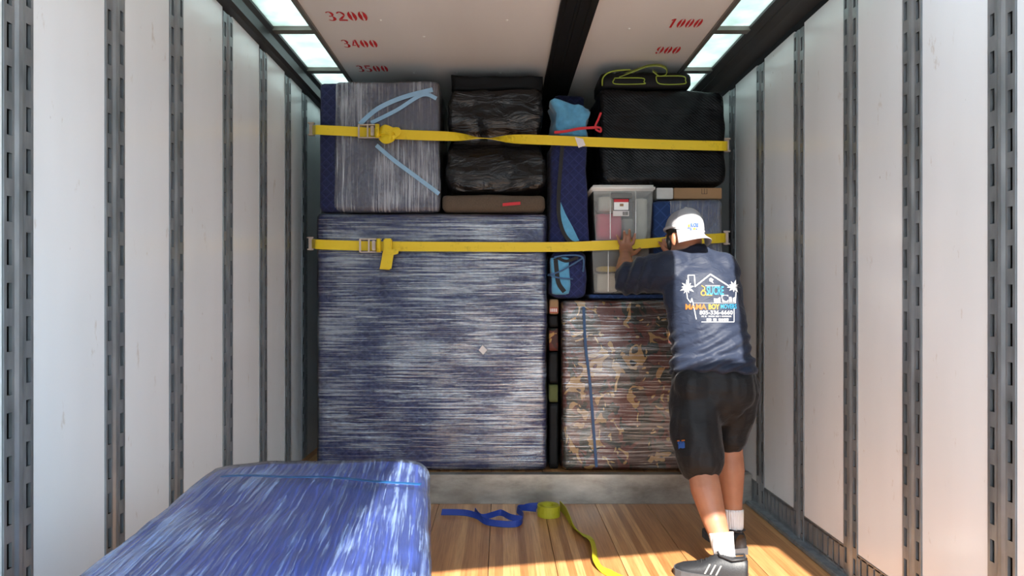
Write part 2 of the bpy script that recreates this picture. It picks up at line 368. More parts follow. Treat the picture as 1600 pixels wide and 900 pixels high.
for (xa, xb) in ((-1.10, -.90), (1.035, 1.205)):
    for k, y in enumerate(ys):
        if xa > 0 and y < HY: continue
        cpart('roof_bow', (xa, y-.025, ZC-.008), (xb, y+.025, ZC+.03), M['trim'])
        cpart('skylight_pane', (xa, y+.025, ZC+.012), (xb, min(y+.565, YB), ZC+.016), M['sky'])
if 1: cpart('skylight_pane', (1.10, Y0, ZC+.012), (1.205, HY, ZC+.016), M['sky'])
for x, y in ((-.56, 3.2), (-.38, 3.4), (.03, 3.2), (-.5, 3.95), (-.25, 3.95), (0.0, 3.95), (.62, 3.3), (.66, 3.95), (-.6, 2.8), (.1, 2.8), (.7, 2.8)):
    MB().ball((x, y, ZC), (.007, .007, .004), 8, 5).build('rivet', M['white'], ce)
# unseen canopy added behind the camera to keep sun off the left side
struct(MB().box((-1.3, -2.2, ZC+.0), (-.19, Y0-.002, ZC+.04)).build('ceiling_added_shade_canopy', M['rail']))
hd = [(-.188, .05), (1.35, .385), (1.35, Y0-.002), (-.188, Y0-.002)]   # unseen header, added and skewed to shape the sun patch's far edge
struct(mesh('ceiling_added_shade_header', [(x, y, z) for z in (ZC, ZC+.04) for x, y in hd], [(3, 2, 1, 0), (4, 5, 6, 7), (0, 1, 5, 4), (1, 2, 6, 5), (2, 3, 7, 6), (3, 0, 4, 7)], M['rail']))
# stencilled numbers
def digit(ch):                                            # unit cell 1 x 1.6, crescent stencil shapes
    out = []
    def arc(cx, cy, rx, ry, a0, a1, t0=.04, t1=.2, n=12):
        v = []; 
        for i in range(n+1):
            a = math.radians(a0+(a1-a0)*i/n); t = t0+(t1-t0)*math.sin(math.pi*i/n)
            v.append(((cx+rx*math.cos(a)), cy+ry*math.sin(a), cx+(rx-t*1.15)*math.cos(a), cy+(ry-t*.55)*math.sin(a)))
        out.append([(p[0], p[1]) for p in v]+[(p[2], p[3]) for p in reversed(v)])
    def poly(*p): out.append(list(p))
    if ch == '0': arc(.5, .8, .46, .8, 100, 260, .07, .34); arc(.5, .8, .46, .8, -80, 80, .07, .34)
    if ch == '9': arc(.5, 1.08, .46, .5, 100, 260, .08, .26); arc(.5, .8, .46, .8, -75, 78, .05, .3); poly((.08, .3), (.3, .42), (.36, .2), (.42, 0), (.2, .06))
    if ch == '3': arc(.45, 1.18, .44, .42, -80, 150, .12, .28); arc(.45, .43, .48, .44, -150, 80, .12, .3); poly((.3, .74), (.5, .74), (.5, .9), (.3, .9))
    if ch == '2': arc(.48, 1.12, .44, .46, -30, 160, .12, .28); poly((.02, .3), (.62, .86), (.86, .86), (.4, .3)); poly((.02, 0), (.95, 0), (.95, .24), (.02, .24))
    if ch == '4': poly((.0, .38), (.5, .38), (.5, .56), (.22, .56), (.5, 1.1), (.5, 1.58)); poly((.58, 0), (.84, 0), (.84, 1.6), (.58, 1.6)); poly((.88, .38), (1, .38), (1, .56), (.88, .56))
    if ch == '5': poly((.1, 1.36), (.9, 1.36), (.9, 1.6), (.1, 1.6)); poly((.1, .84), (.3, .84), (.3, 1.32), (.1, 1.32)); arc(.44, .5, .5, .52, -150, 110, .12, .3)
    if ch == '1': poly((.36, 0), (.66, 0), (.66, 1.6), (.36, 1.6)); poly((.1, 1.25), (.32, 1.32), (.32, 1.56), (.1, 1.4))
    return out
def number(txt, cx, cy, wd, ht):
    b = MB(); n = len(txt); cw = wd/n
    for i, ch in enumerate(txt):
        for pl in digit(ch):
            v = [(cx-wd/2+cw*(i+.06+.88*p[0]), cy-(p[1]/1.6-.5)*ht, ZC-.0015) for p in pl]
            b.add(v, [tuple(range(len(v)))])
    return b
for txt, px, py, wpx in (('3200', 542, 25, 66), ('3400', 562, 68, 57), ('3500', 582, 107, 50), ('1000', 1071, 36, 53), ('900', 1044, 78, 39)):
    y = (ZC-CZ)*F/(VY-py); number(txt, (px-VX)*y/F, y, wpx*y/F, .105).build('stencil_number', M['red'], ce)
# ---------------------------------------------------------------- soft boxes
def softbox(a, b, r=.03, amp=.006, seed=0, n=22, pinch=None, nscale=5):
    a = Vector(a); b = Vector(b); c = (a+b)/2; h = (b-a)/2; ins = Vector((amp, amp, amp))*.7; v = []; f = []; idx = {}
    nx, ny, nz = [max(4, min(n, int(2*q/.025))) for q in h]
    def vert(i, j, k):
        if (i, j, k) in idx: return idx[(i, j, k)]
        p = Vector(((h.x-ins.x)*(2*i/nx-1), (h.y-ins.y)*(2*j/ny-1), h.z*(2*k/nz-1)-(ins.z if k == nz else 0)))
        q = Vector([max(-(h[t]-r), min(h[t]-r, p[t])) for t in range(3)])
        d = p-q
        nd = d.normalized() if d.length > 1e-6 else Vector((0, 0, 0))
        p = q+nd*min(d.length, r) if d.length > r else p
        s = Vector((seed*3.1, seed*7.7, seed*1.3))
        if abs(p.z+h.z) > .02:                              # keep the foot flat
            p = p+noise.noise_vector((p+c)*nscale+s)*amp+noise.noise_vector((p+c)*nscale*3+s)*amp*.45
        if pinch: p = pinch(p, h)
        p = Vector([max(-h[t], min(h[t], p[t])) for t in range(3)])
        idx[(i, j, k)] = len(v); v.append(p+c); return len(v)-1
    def face(u, w, fn):
        for i in range(u):
            for j in range(w): f.append((fn(i, j), fn(i+1, j), fn(i+1, j+1), fn(i, j+1)))
    face(nx, nz, lambda i, j: vert(i, 0, j)); face(nx, nz, lambda i, j: vert(nx-i, ny, j))
    face(ny, nz, lambda i, j: vert(nx, i, j)); face(ny, nz, lambda i, j: vert(0, ny-i, j))
    face(nx, ny, lambda i, j: vert(i, j, nz)); face(nx, ny, lambda i, j: vert(i, ny-j, 0))
    m = MB(); m.v = v; m.f = f; return m
YF = 3.68
def rect(x0, y0, x1, y1, Y, depth):                          # front-face rectangle in the photo -> box corners
    p = P(x0, y1, Y); q = P(x1, y0, Y); return [p.x, Y, p.z], [q.x, Y+depth, q.z]
def wrapped(name, label, cat, a, b, mat, film, r=.03, amp=.005, seed=1, xfilm=None, n=40):
    t = thing(name, label, cat, ((a[0]+b[0])/2, (a[1]+b[1])/2, a[2]))
    g = .006
    softbox([a[0]+g, a[1]+g, a[2]], [b[0]-g, b[1]-g, b[2]-g], r, amp, seed, n).build('blanket', mat, t, True)
    fa, fb = list(a), list(b)
    if xfilm: fa[0], fb[0] = xfilm
    softbox(fa, fb, r+.004, amp, seed, n+8).build('stretch_wrap', film, t, True)
    return t
FH = film_mat('film_horizontal', (1.3, 3, 60), (0, .05, 0), .53, .70, amax=.36, amin=.0, bumpk=.28, tint=(.30, .36, .48), gloss=.25, rough=.10)  # bluish streak tint paints skylight reflections into the film
FV = film_mat('film_vertical', (45, 3, 1.3), (0, -.08, 0), .52, .72, amax=.7, amin=.16, bumpk=.7, tint=(.58, .60, .68), gloss=.1)
FC = film_mat('film_camo', (1.3, 3, 48), (0, -.04, 0), .55, .74, tint=(.6, .54, .48), amax=.28, amin=.0, bumpk=.28, gloss=.28, rough=.10)
FB = film_mat('film_diagonal', (60, 2.0, 5), (0, 0, .35), .55, .72, tint=(.40, .56, .95), amax=.6, amin=.04, bumpk=.6, rough=.2, gloss=.10)
zd = ZD+.004
# big wrapped piece
a, b = rect(492, 331, 857, 738, YF, .75); a[2] = zd; ZB = b[2]
big = wrapped('wrapped_dresser', 'large navy blanket-covered piece in stretch film, left on the raised deck', 'wrapped furniture', a, b, M['navy'], FH, .035, .006, 2, n=60)
k = YF/F
p = P(754, 546, YF-.006); MB().add([p+Vector(q)*k for q in ((-6, -.4, -1), (1, -.4, -8), (7, -.4, -1), (0, -.4, 7))], [(0, 1, 2, 3)]).build('paper_tag', M['paper'], big)
# upper left box, blanket bare at its left end
a, b = rect(495, 125, 687, 331, YF, .6); a[2] = ZB+.001
ul = wrapped('wrapped_cabinet', 'navy blanket-wrapped box in clear film with pale blue tape, top left of load', 'wrapped furniture', a, b, M['navy2'], FV, .03, .006, 5, xfilm=(a[0]+.085, b[0]+.003), n=44)
def tape(parent, pts, hw, mat=None, Y=YF-.008):
    q = smoothpath([P(x, y, Y) for x, y in pts], 5)
    MB().ribbon(q, [((q[min(i+1, len(q)-1)]-q[max(i-1, 0)]).cross(Vector((0, 1, 0)))).normalized()*hw for i in range(len(q))], .002).build('tape', mat or M['tape'], parent)
tape(ul, [(562, 194), (590, 170), (630, 152), (676, 140)], .012); tape(ul, [(580, 192), (620, 172), (660, 148), (682, 154)], .010); tape(ul, [(588, 227), (615, 250), (650, 276), (686, 303)], .011)
# brown felt pad and the black bundle on it
a, b = rect(690, 303, 853, 331, YF, .55); a[2] = ZB+.001
pad = tag(softbox(a, b, .035, .006, 7, 26).build('felt_pad', M['carpet'], None, True), 'folded brown felt pad under the black plastic bundle', 'pad')
ZP = b[2]
def cinch(p, h):
    t = p.z/h.z; g = math.exp(-((t-.02)/.16)**2)             # two rounded lobes, squeezed at the strap
    lobe = 1-.05*abs((abs(t)-.5)/.5)**2
    return Vector((p.x*lobe*(1-.05*g), p.y*(1-.20*g)*lobe, p.z))
a, b = rect(692, 130, 856, 308, YF, .55); a[2] = ZP+.001
bb = tag(softbox(a, b, .075, .030, 9, 48, cinch, 5).build('plastic_wrapped_bundle', M['blackfilm'], None, True), 'bulky bundle in shiny black plastic cinched by the upper yellow strap', 'bundle')
ZBB = b[2]
p = P(800, 320, YF-.004)
MB().ribbon([p+Vector((-.05, -.004, .0)), p+Vector((0, -.008, .004)), p+Vector((.045, -.004, .008))], Vector((0, 0, .008)), .003).build('cloth_tag', M['redband'], pad)
a, b = rect(702, 116, 850, 131, YF+.12, .4); a[2] = ZBB+.002
tag(softbox(a, [b[0], b[1], b[2]+.005], .02, .014, 12, 24).build('folded_black_cloth', M['bagblack'], None, True), 'folded black cloth lying on top of the black plastic bundle', 'cloth')
# right column: camo box, blanket, totes, wrapped box, cartons, black box, bag
a, b = rect(876, 467, 1118, 735, YF, .7); a[2] = zd; ZM = b[2]
cam_b = wrapped('wrapped_camouflage_box', 'camouflage-covered box in stretch film beside the man', 'wrapped furniture', a, b, M['camo'], FC, .035, .006, 14, n=50)
tape(cam_b, [(912, 480), (915, 540), (922, 600), (929, 690), (932, 730)], .007, M['tapeteal'])
a, b = rect(921, 459, 1115, 467, YF+.03, .5); a[2] = ZM+.001
tag(softbox(a, b, .012, .003, 15, 30).build('folded_blanket', M['teal'], None, True), 'flat dark blue blanket folded on top of the camouflage box', 'blanket'); ZT = b[2]
def tote(x0, y0, x1, y1, label, z0, z1):
    p = P(x0, y1, YF-.01); q = P(x1, y0, YF-.01); D = .42; xa, xb = p.x, q.x; y = YF-.01
    t = thing('storage_tote', label, 'storage box', ((xa+xb)/2, y+D/2, z0), 'clear totes in the load')
    m = MB(); zl = z1-.032; tp = .016
    def ring(x0, x1, ya, yb, z): return [(x0, ya, z), (x1, ya, z), (x1, yb, z), (x0, yb, z)]
    v = ring(xa+tp+.008, xb-tp-.008, y+tp, y+D-tp, z0)+ring(xa+.010, xb-.010, y+.004, y+D-.004, zl)+ring(xa+.010+.003, xb-.013, y+.007, y+D-.007, zl)+ring(xa+tp+.011, xb-tp-.011, y+tp+.003, y+D-tp-.003, z0+.003)
    f = [(3, 2, 1, 0)]
    for l in range(3):
        for j in range(4): f.append((4*l+j, 4*l+(j+1) % 4, 4*l+4+(j+1) % 4, 4*l+4+j))
    f.append((12, 13, 14, 15)); m.add(v, f); m.build('tub', M['tote'], t)
    MB().box((xa, y-.008, zl), (xb, y+D+.008, z1), .010).build('lid', M['white'], t, True)
    for u in (.30, .70):                                     # moulded ribs
        xx = xa+(xb-xa)*u
        MB().box((xx-.002, y-.001+.010, z0+.01), (xx+.002, y+.012, zl)).build('rib', M['white'], t)
    return t, xa, xb, y, zl
zmid = P(0, 376, YF-.01).z; ztop = P(0, 289, YF-.01).z
t2 = tote(922, 377, 1018, 460, 'clear plastic tote with white lid, lower of two, under the strap', ZT+.002, zmid)
t1 = tote(924, 289, 1024, 376, 'clear plastic tote with product sticker, upper of two, pink cloth inside', zmid+.001, ztop)
T, xa, xb, y, zl = t1
c = (xa+xb)/2-.012
lm = MB().box((c-.055, y-.007, zl-.040), (c+.058, y+.004, zl-.012), .003)
for i in range(9): lm.box((c-.05+i*.012, y-.009, zl-.022), (c-.046+i*.012, y-.006, zl-.014))
lm.build('latch', M['latch'], T)
s0 = Vector((c, y+.0, zl-.085))
def stick(x0, z0, x1, z1, d, m): MB().box((s0.x+x0, y-.0035-d, s0.z+z0), (s0.x+x1, y-.003+.006, s0.z+z1)).build('sticker', m, T)
stick(-.044, -.050, .042, .042, 0, M['paper']); stick(-.043, -.022, .043, .043, .0006, M['ink']); stick(-.039, -.018, .039, .040, .001, M['white']); stick(-.039, .024, .039, .040, .0014, M['redband']); stick(-.008, .002, .012, .016, .0014, M['card'])
for i in range(7): stick(.008+i*.0042, -.046, .0105+i*.0042, -.027, .001, M['ink'])
def inner(tt, u0, v0, u1, v1, dy, m, nm, lab, seed, dep=.12):
    _, xa, xb, y, zl = tt; z0 = (zmid+.006 if tt is t1 else ZT+.008); H = zl-z0; W = xb-xa-.06
    a = [xa+.03+u0*W, y+.028+dy, z0+v0*H]; b = [xa+.03+u1*W, y+.028+dy+dep, z0+v1*H-.004]
    tag(softbox(a, b, .02, .008, seed, 16, None, 9).build(nm, m, None, True), lab, 'cloth')
inner(t1, 0, 0, .50, .58, 0, M['pink'], 'pink_cloth', 'pink folded cloth inside the upper tote', 21)
inner(t1, .04, .60, .44, .95, .01, M['cream'], 'plastic_bag', 'whitish bag on top of the pink cloth in the tote', 22)
inner(t1, .52, 0, .74, .5, .02, M['greycloth'], 'grey_cloth', 'grey cloth in the middle of the upper tote', 23)
inner(t1, .76, 0, 1, .9, .0, M['cream'], 'cream_cloth', 'cream cloth at the right end of the upper tote', 24)
inner(t2, .02, 0, .48, .45, 0, M['cream'], 'cream_cloth', 'cream cloth at the left end of the lower tote', 25)
inner(t2, .05, .46, .5, .60, .005, M['yellowcloth'], 'yellow_cloth', 'thin yellow cloth inside the lower tote', 26)
inner(t2, .52, 0, .98, .85, .02, M['greycloth'], 'grey_cloth', 'grey cloth at the right end of the lower tote', 27)
a, b = rect(1019, 310, 1131, 459, YF, .55); a[2] = ZT+.002; ZW = b[2]
wr = wrapped('wrapped_side_table', 'dark blue blanketed box with clear film behind the man, right of totes', 'wrapped furniture', a, b, M['teal'], FV, .03, .005, 17, xfilm=(a[0]+.09, b[0]+.003), n=36)
zc = P(0, 292, YF).z
a, b = rect(1026, 293, 1052, 310, YF+.03, .4); tag(MB().box((a[0], a[1], ZW+.002), (b[0], b[1], zc), .003).build('white_carton', M['cardwhite']), 'flat white carton between the clear tote and the brown carton', 'carton')
a, b = rect(1053, 293, 1128, 310, YF+.03, .4)
bc = thing('cardboard_carton', 'flat brown cardboard carton with black print under the black box', 'carton', ((a[0]+b[0])/2, a[1]+.2, ZW+.002))
MB().box((a[0], a[1], ZW+.002), (b[0], b[1], zc), .003).build('body', M['card'], bc)
for i in range(3): MB().box((b[0]-.11+i*.014, a[1]-.001, zc-.032), (b[0]-.108+i*.014, a[1]+.002, zc-.004)).build('print', M['ink'], bc)
MB().box((b[0]-.11, a[1]-.001, zc-.034), (b[0]-.08, a[1]+.002, zc-.032)).build('print', M['ink'], bc)
a, b = rect(934, 136, 1138, 291, YF, .6); a[2] = max(zc, ztop)+.002
bx = tag(softbox(a, b, .06, .016, 31, 50, None, 5).build('black_wrapped_box', M['blackwoven'], None, True), 'large black plastic-covered box at the upper right under the tool bag', 'wrapped box'); ZBX = b[2]
# tool bag with lime piping
a, b = rect(938, 107, 1082, 136, YF+.03, .3); a[2] = ZBX+.002; b[2] = ZBX+.095
tb = thing('tool_bag', 'black tool bag with lime green piping on top of the black box', 'bag', ((a[0]+b[0])/2, a[1]+.15, a[2]))
softbox(a, b, .035, .004, 33, 24).build('body', M['bagblack'], tb, True)
def piping(pts, r=.004, nm='piping'): MB().tube(smoothpath([P(x, y, YF+.022) for x, y in pts], 5), r, 8).build(nm, M['lime'], tb, True)
piping([(941, 134), (942, 122), (950, 114), (966, 110), (985, 109)]); 
for q in ([(960, 123), (961, 131), (1005, 131), (1006, 128), (1003, 122), (960, 122)], [(1025, 120), (1031, 131), (1068, 131), (1071, 126), (1066, 119), (1025, 119)]): piping(q, .003)
q = smoothpath([P(x, y, YF+.05) for x, y in ((968, 119), (990, 111), (1012, 103), (1030, 102), (1041, 107), (1041, 115), (1030, 117), (1020, 110))], 5)
MB().ribbon(q, [Vector((.006, .02, .012))]*len(q), .004).build('shoulder_strap', M['lime'], tb)
# blanket column
zq = P(0, 389, YF).z; zt = P(0, 214, YF).z
a, b = rect(859, 389, 920, 467, YF+.01, .4); a[2] = ZM+.002
xg0, xg1 = P(858.5, 0, YF).x, P(874.5, 0, YF).x
def gap(z0, z1, m, nm, lab, cat, sd):
    t = thing(nm, lab, cat, ((xg0+xg1)/2, YF+.275, z0))
    softbox((xg0, YF+.05, z0+.001), (xg1, YF+.5, z1-.001), .012, .004, sd, 12, None, 9).build('body', m, t, True); return t
gap(zd, .52, M['bagblack'], 'dark_bundle', 'black bundle at the bottom of the gap beside the camouflage box', 'bundle', 3)
gap(.52, .62, plain('olive_cloth', (.10, .11, .035), .85), 'olive_cloth', 'crumpled olive cloth in the dark gap between the wrapped pieces', 'cloth', 4)
gap(.62, .80, M['bagblack'], 'black_bundle', 'dark bundle above the olive cloth in the narrow gap', 'bundle', 5)
gap(.80, .93, M['camo'], 'camouflage_cloth', 'folded camouflage cloth in the gap below the printed cartons', 'cloth', 6)
gap(.93, 1.0, M['bagblack'], 'black_carton', 'small black carton under the printed cardboard carton', 'carton', 7)
cb = gap(1.0, ZM, M['card'], 'printed_carton', 'printed cardboard carton below the rolled blue blanket', 'carton', 8)
MB().box((xg0+.004, YF+.046, 1.01), (xg1-.004, YF+.055, 1.04)).build('print', M['cardred'], cb)
for i in range(4): MB().box((xg0+.008+i*.010, YF+.0445, 1.016), (xg0+.014+i*.010, YF+.050, 1.034)).build('print', M['paper'], cb)
rb = thing('rolled_blanket', 'rolled blue moving blanket tied with cord, below the lower strap', 'blanket', ((a[0]+b[0])/2, YF+.2, a[2]))
softbox([a[0], a[1], a[2]], [b[0], b[1], zq-.002], .06, .014, 41, 26, None, 7).build('blanket', M['navy'], rb, True)
softbox([a[0]+.001, a[1]-.02, a[2]+.02], [a[0]+.115, a[1]+.12, zq-.04], .03, .010, 42, 20, None, 8).build('light_lining', M['sky_blue'], rb, True)
def bandpath(pts, Y, hw, m, nm, par, th=.004):
    q = smoothpath([P(x, yy, Y) for x, yy in pts], 6)
    MB().ribbon(q, [((q[min(i+1, len(q)-1)]-q[max(i-1, 0)]).cross(Vector((0, 1, 0)))).normalized()*hw for i in range(len(q))], th).build(nm, m, par)
bandpath([(868, 404), (870, 425), (873, 443), (882, 456)], YF-.003, .012, M['blackcloth'], 'binding', rb)
bandpath([(870, 402), (885, 408), (903, 402)], YF-.003, .008, M['blackcloth'], 'binding', rb)
for pts in ([(856, 430), (875, 424), (900, 410), (912, 402)], [(857, 429), (872, 434), (895, 436)], [(866, 402), (885, 399), (910, 402), (911, 425)]): bandpath(pts, YF-.008, .004, M['tapeteal'], 'cord', rb)
a, b = rect(859, 214, 921, 389, YF+.005, .4); a[2] = zq
qb = thing('quilted_blanket', 'tall folded navy quilted blanket with black edging between the straps', 'blanket', ((a[0]+b[0])/2, YF+.2, a[2]))
def fold(p, h): return Vector((p.x*(1-.06*(p.z/h.z)), p.y+.016*math.sin(p.x*45+p.z*2), p.z))
softbox(a, [b[0], b[1], zt], .05, .010, 44, 40, fold, 5).build('blanket', M['navy'], qb, True)
q = [P(x, yy, YF-.016) for x, yy in ((876, 316), (884, 335), (895, 355), (905, 376), (893, 378), (882, 368), (876, 345))]
MB().add([v for v in q]+[v+Vector((0, .02, 0)) for v in q], [tuple(range(7)), tuple(range(13, 6, -1))]+[(i, (i+1) % 7, (i+1) % 7+7, i+7) for i in range(7)]).build('light_lining', M['sky_blue'], qb)
bandpath([(879, 222), (876, 260), (873, 300), (873, 335), (880, 362), (892, 378), (906, 381)], YF-.018, .010, M['blackcloth'], 'binding', qb)
a, b = rect(860, 153, 932, 214, YF, .3)
lb = thing('light_blue_blanket', 'bunched light blue blanket tied with a red band beside the black box', 'blanket', ((a[0]+b[0])/2, YF+.15, zt))
def bunch(p, h):
    t = p.z/h.z; return Vector((p.x*(.93+.12*t)+.008*math.sin(t*5), p.y+.012*math.sin(p.x*60+t*3), p.z-.05*max(0, t)*max(0, (p.x/h.x))*.5))
softbox([a[0], a[1], zt+.002], [b[0]-.012, b[1], b[2]], .06, .026, 47, 34, bunch, 9).build('cloth', M['sky_blue'], lb, True)
bandpath([(866, 207), (885, 205), (905, 201), (934, 199)], YF-.022, .007, M['redband'], 'band', lb); bandpath([(930, 202), (938, 206), (938, 200), (930, 198), (935, 186), (939, 176)], YF-.024, .005, M['redband'], 'band', lb)
q = [P(x, yy, YF-.034) for x, yy in ((898, 214), (911, 217), (915, 227), (904, 231))]; MB().add(q, [(0, 1, 2, 3)]).build('paper_tag', M['paper'], lb)
a, b = rect(866, 147, 915, 170, YF+.32, .25); a[2] = zt
tag(softbox([a[0], a[1], zt+.002], b, .03, .008, 49, 18).build('navy_bundle', M['navy2'], None, True), 'dark navy bundle behind the bunched light blue blanket', 'bundle')
# ---------------------------------------------------------------- ratchet straps
def strap(label, pts, rx, knot):
    Yf = YF-.028
    t = thing('ratchet_strap', label, 'strap', P(pts[0][0], pts[0][1], 3.9), 'yellow straps holding the load')
    path = [P(*p) if len(p) == 3 else P(p[0], p[1], Yf) for p in pts]
    q = smoothpath(path, 6); wd = []
    for i, v in enumerate(q):
        px = VX+v.x*F/v.y; tw = math.exp(-((px-757)/38)**2) if knot == 'bow' else 0
        wd.append(Vector((0, math.sin(tw*1.35), math.cos(tw*1.35)))*.0255)
    MB().ribbon(q, wd, .003).build('webbing', M['yellow'], t)
    for e, s in ((path[0], 1), (path[-1], -1)):
        b = MB().box(e+Vector((-.012, -.02, -.038)), e+Vector((.012, -.012, .038)), .002)
        for zz in (-.036, .030): b.box(e+Vector((-.018*1, -.028, zz)), e+Vector((.018, -.006, zz+.007)))
        b.build('end_fitting', M['zinc'], t)
    x0, y0 = rx; c = P(x0, y0, Yf-.012); L = .056
    for s in (-1, 1): MB().box(c+Vector((-L, -.018, s*.034-.003)), c+Vector((L, .008, s*.034+.003)), .002).build('side_plate', M['zinc'], t)
    MB().box(c+Vector((-L-.004, -.024, -.036)), c+Vector((-L+.006, -.016, .036)), .002).build('ratchet_handle', M['zinc'], t)
    MB().box(c+Vector((-.012, -.024, -.036)), c+Vector((-.004, -.014, .036))).build('cross_bar', M['zinc'], t)
    b = MB().box(c+Vector((.008, -.026, -.026)), c+Vector((.026, -.014, .026)), .003); b.box(c+Vector((.010, -.028, -.010)), c+Vector((.024, -.022, .020)), .002)
    b.build('release_lever', M['zinc'], t)
    MB().tube([c+Vector((.042, -.014, -.036)), c+Vector((.042, -.014, .036))], .012, 14).build('spool', M['yellow'], t, True)
    kn = MB()
    if knot == 'bow':
        q = smoothpath([P(x, yy, Yf-d) for x, yy, d in ((592, 207, .012), (600, 202, .04), (612, 206, .035), (617, 212, .02), (610, 217, .045), (600, 217, .04), (594, 211, .015))], 5)
        kn.ribbon(q, [Vector((.004, .006, .024))]*len(q), .006)
        q = smoothpath([P(x, yy, Yf-d) for x, yy, d in ((608, 203, .03), (619, 203, .03), (622, 210, .03), (617, 216, .03), (611, 214, .04))], 5)
        kn.ribbon(q, [Vector((.014, .004, .012))]*len(q), .006)
        kn.ball(P(604, 211, Yf-.02), (.035, .018, .026))
    else:
        kn.box(P(599, 394, Yf-.034), P(613, 373, Yf-.012)+Vector((0, .008, 0)), .006)
        q = [P(x, yy, Yf-.026) for x, yy in ((607, 388), (605, 400), (603, 411), (601, 421))]; kn.ribbon(q, Vector((.026, 0, -.002)), .007)
        q = [P(x, yy, Yf-.036) for x, yy in ((600, 389), (608, 395), (616, 394), (623, 392))]; kn.ribbon(q, Vector((.004, 0, .015)), .008)
        q = [P(x, yy, Yf-.032) for x, yy in ((610, 396), (608, 408), (606, 420))]; kn.ribbon(q, Vector((.018, 0, 0)), .006)
    kn.build('knotted_tail', M['yellow'], t, False)
    return t
strap('upper yellow ratchet strap with looped knot, across the black boxes', [(488, 203, 3.86), (493, 203, 3.70), (500, 203), (560, 206), (620, 210), (700, 213), (757, 216), (830, 218), (930, 222), (1040, 226), (1128, 228), (1134, 228, 3.74)], (578, 206), 'bow')
stl = strap('lower yellow ratchet strap with hanging tail, behind the man\'s hands', [(487, 381, 3.86), (492, 381, 3.70), (500, 382), (560, 384), (620, 385), (850, 386), (930, 384), (1000, 381), (1060, 376), (1126, 372), (1133, 372, 3.74)], (580, 384), 'tail')
# ---------------------------------------------------------------- things on the floor
def G(px, py, z=0):                                          # point on the floor seen at a photo position
    Y = (CZ-z)*F/(py-VY); return P(px, py, Y)
t = thing('blue_strap', 'blue webbing strap lying in loops on the floor by the step', 'strap', G(770, 805))
for i, pts in enumerate(([(690, 800), (725, 801), (745, 806), (760, 815), (790, 819), (812, 817), (817, 806), (808, 796), (815, 793), (838, 795)], [(742, 798), (752, 808), (770, 804), (783, 801), (798, 808), (815, 811)], [(812, 795), (825, 791), (840, 790)])):
    q = smoothpath([G(x, y, .016+.004*i) for x, y in pts], 6)
    MB().ribbon(q, [Vector((.002, .010, .012))]*len(q), .003).build('webbing', M['strapblue'], t)
c = G(857, 806, 0)
t = thing('yellow_strap_roll', 'coiled yellow strap on the wooden floor with loose tail running forward', 'strap', c)
q = []
for i in range(140):
    an = i/140*2*math.pi*5.0; rr = .030+.027*i/140
    q.append(c+Vector((rr*math.cos(an), rr*math.sin(an), .029)))
MB().ribbon(q, Vector((0, 0, .027)), .003).build('coil', M['lime_yellow'], t)
tp = [(875, 790, 0), (884, 800, 0), (892, 815, .1), (903, 829, .5), (917, 838, .8), (926, 850, .45), (930, 866, .35), (934, 880, .6), (948, 893, 1), (972, 905, 1)]
q = smoothpath([G(x, y, .004+.022*(1-f)) for x, y, f in tp], 6); ff = smoothpath([Vector((f, 0, 0)) for _, _, f in tp], 6); wd = []
for i, v in enumerate(q):
    tt = (q[min(i+1, len(q)-1)]-q[max(i-1, 0)]).normalized(); s = tt.cross(Vector((0, 0, 1))).normalized(); fl_ = max(0, min(1, ff[i].x))*math.pi/2
    wd.append((Vector((0, 0, 1))*math.cos(fl_)+s*math.sin(fl_))*.024)
MB().ribbon(q, wd, .003).build('loose_tail', M['lime_yellow'], t)
# foreground wrapped piece
fb = thing('wrapped_blue_sofa', 'blue quilted blanket piece in shiny stretch film in the left foreground', 'wrapped furniture', (-.45, 1.43, 0))
def sag(p, h): return Vector((p.x, p.y, p.z-.012*max(0, p.z/h.z)*((p.x/h.x)**2)))
softbox((-.302, -.527, 0), (.302, .507, .636), .05, .008, 51, 44, sag).build('blanket', M['blue'], None, True).parent = fb
softbox((-.308, -.533, 0), (.308, .513, .643), .055, .008, 51, 52, sag).build('stretch_wrap', FB, None, True).parent = fb
m = MB(); q = [Vector((-.22+.5*i/14, .32-.12*i/14+.006*math.sin(i), .648-.012*((-.22+.5*i/14)/.3)**2)) for i in range(15)]
m.ribbon(q, Vector((.002, .006, 0)), .002); o = mesh('tape', m.v, m.f, M['tapeteal'], fb)
fb.rotation_euler.z = math.radians(6)
# ---------------------------------------------------------------- the man
man = thing('person', 'man in navy printed shirt, black shorts and backward white cap pushing on the load', 'person', G(1135, 885))
def remesh(mb, name, m, vox, sm=6, disp=None):
    me = bpy.data.meshes.new(name); me.from_pydata([tuple(p) for p in mb.v], [], mb.f)
    o = bpy.data.objects.new(name, me); COL.objects.link(o)
    r = o.modifiers.new('r', 'REMESH'); r.mode = 'VOXEL'; r.voxel_size = vox
    s = o.modifiers.new('s', 'SMOOTH'); s.iterations = sm; s.factor = .5
    dg = bpy.context.evaluated_depsgraph_get(); dg.update()
    e = bpy.data.meshes.new_from_object(o.evaluated_get(dg)); e.name = name
    bpy.data.objects.remove(o); bpy.data.meshes.remove(me)
    if disp:
        nr = [v.normal.copy() for v in e.vertices]; co = [v.co.copy() for v in e.vertices]
        co = [c+disp(c, n) for c, n in zip(co, nr)]
    else: co = [v.co.copy() for v in e.vertices]
    off = Vector(man.location)
    e.vertices.foreach_set('co', [x for c in co for x in c-off]); e.update()
    e.materials.clear(); e.materials.append(m)
    e.polygons.foreach_set('use_smooth', [True]*len(e.polygons))
    return link(name, e, man)
X1 = (1, 0, 0)
HC = P(1070, 372, 3.16)                                     # head centre
HF = Vector((-.42, .88, -.12)).normalized(); HS = HF.cross(Vector((0, 0, 1))).normalized(); HU = HS.cross(HF)
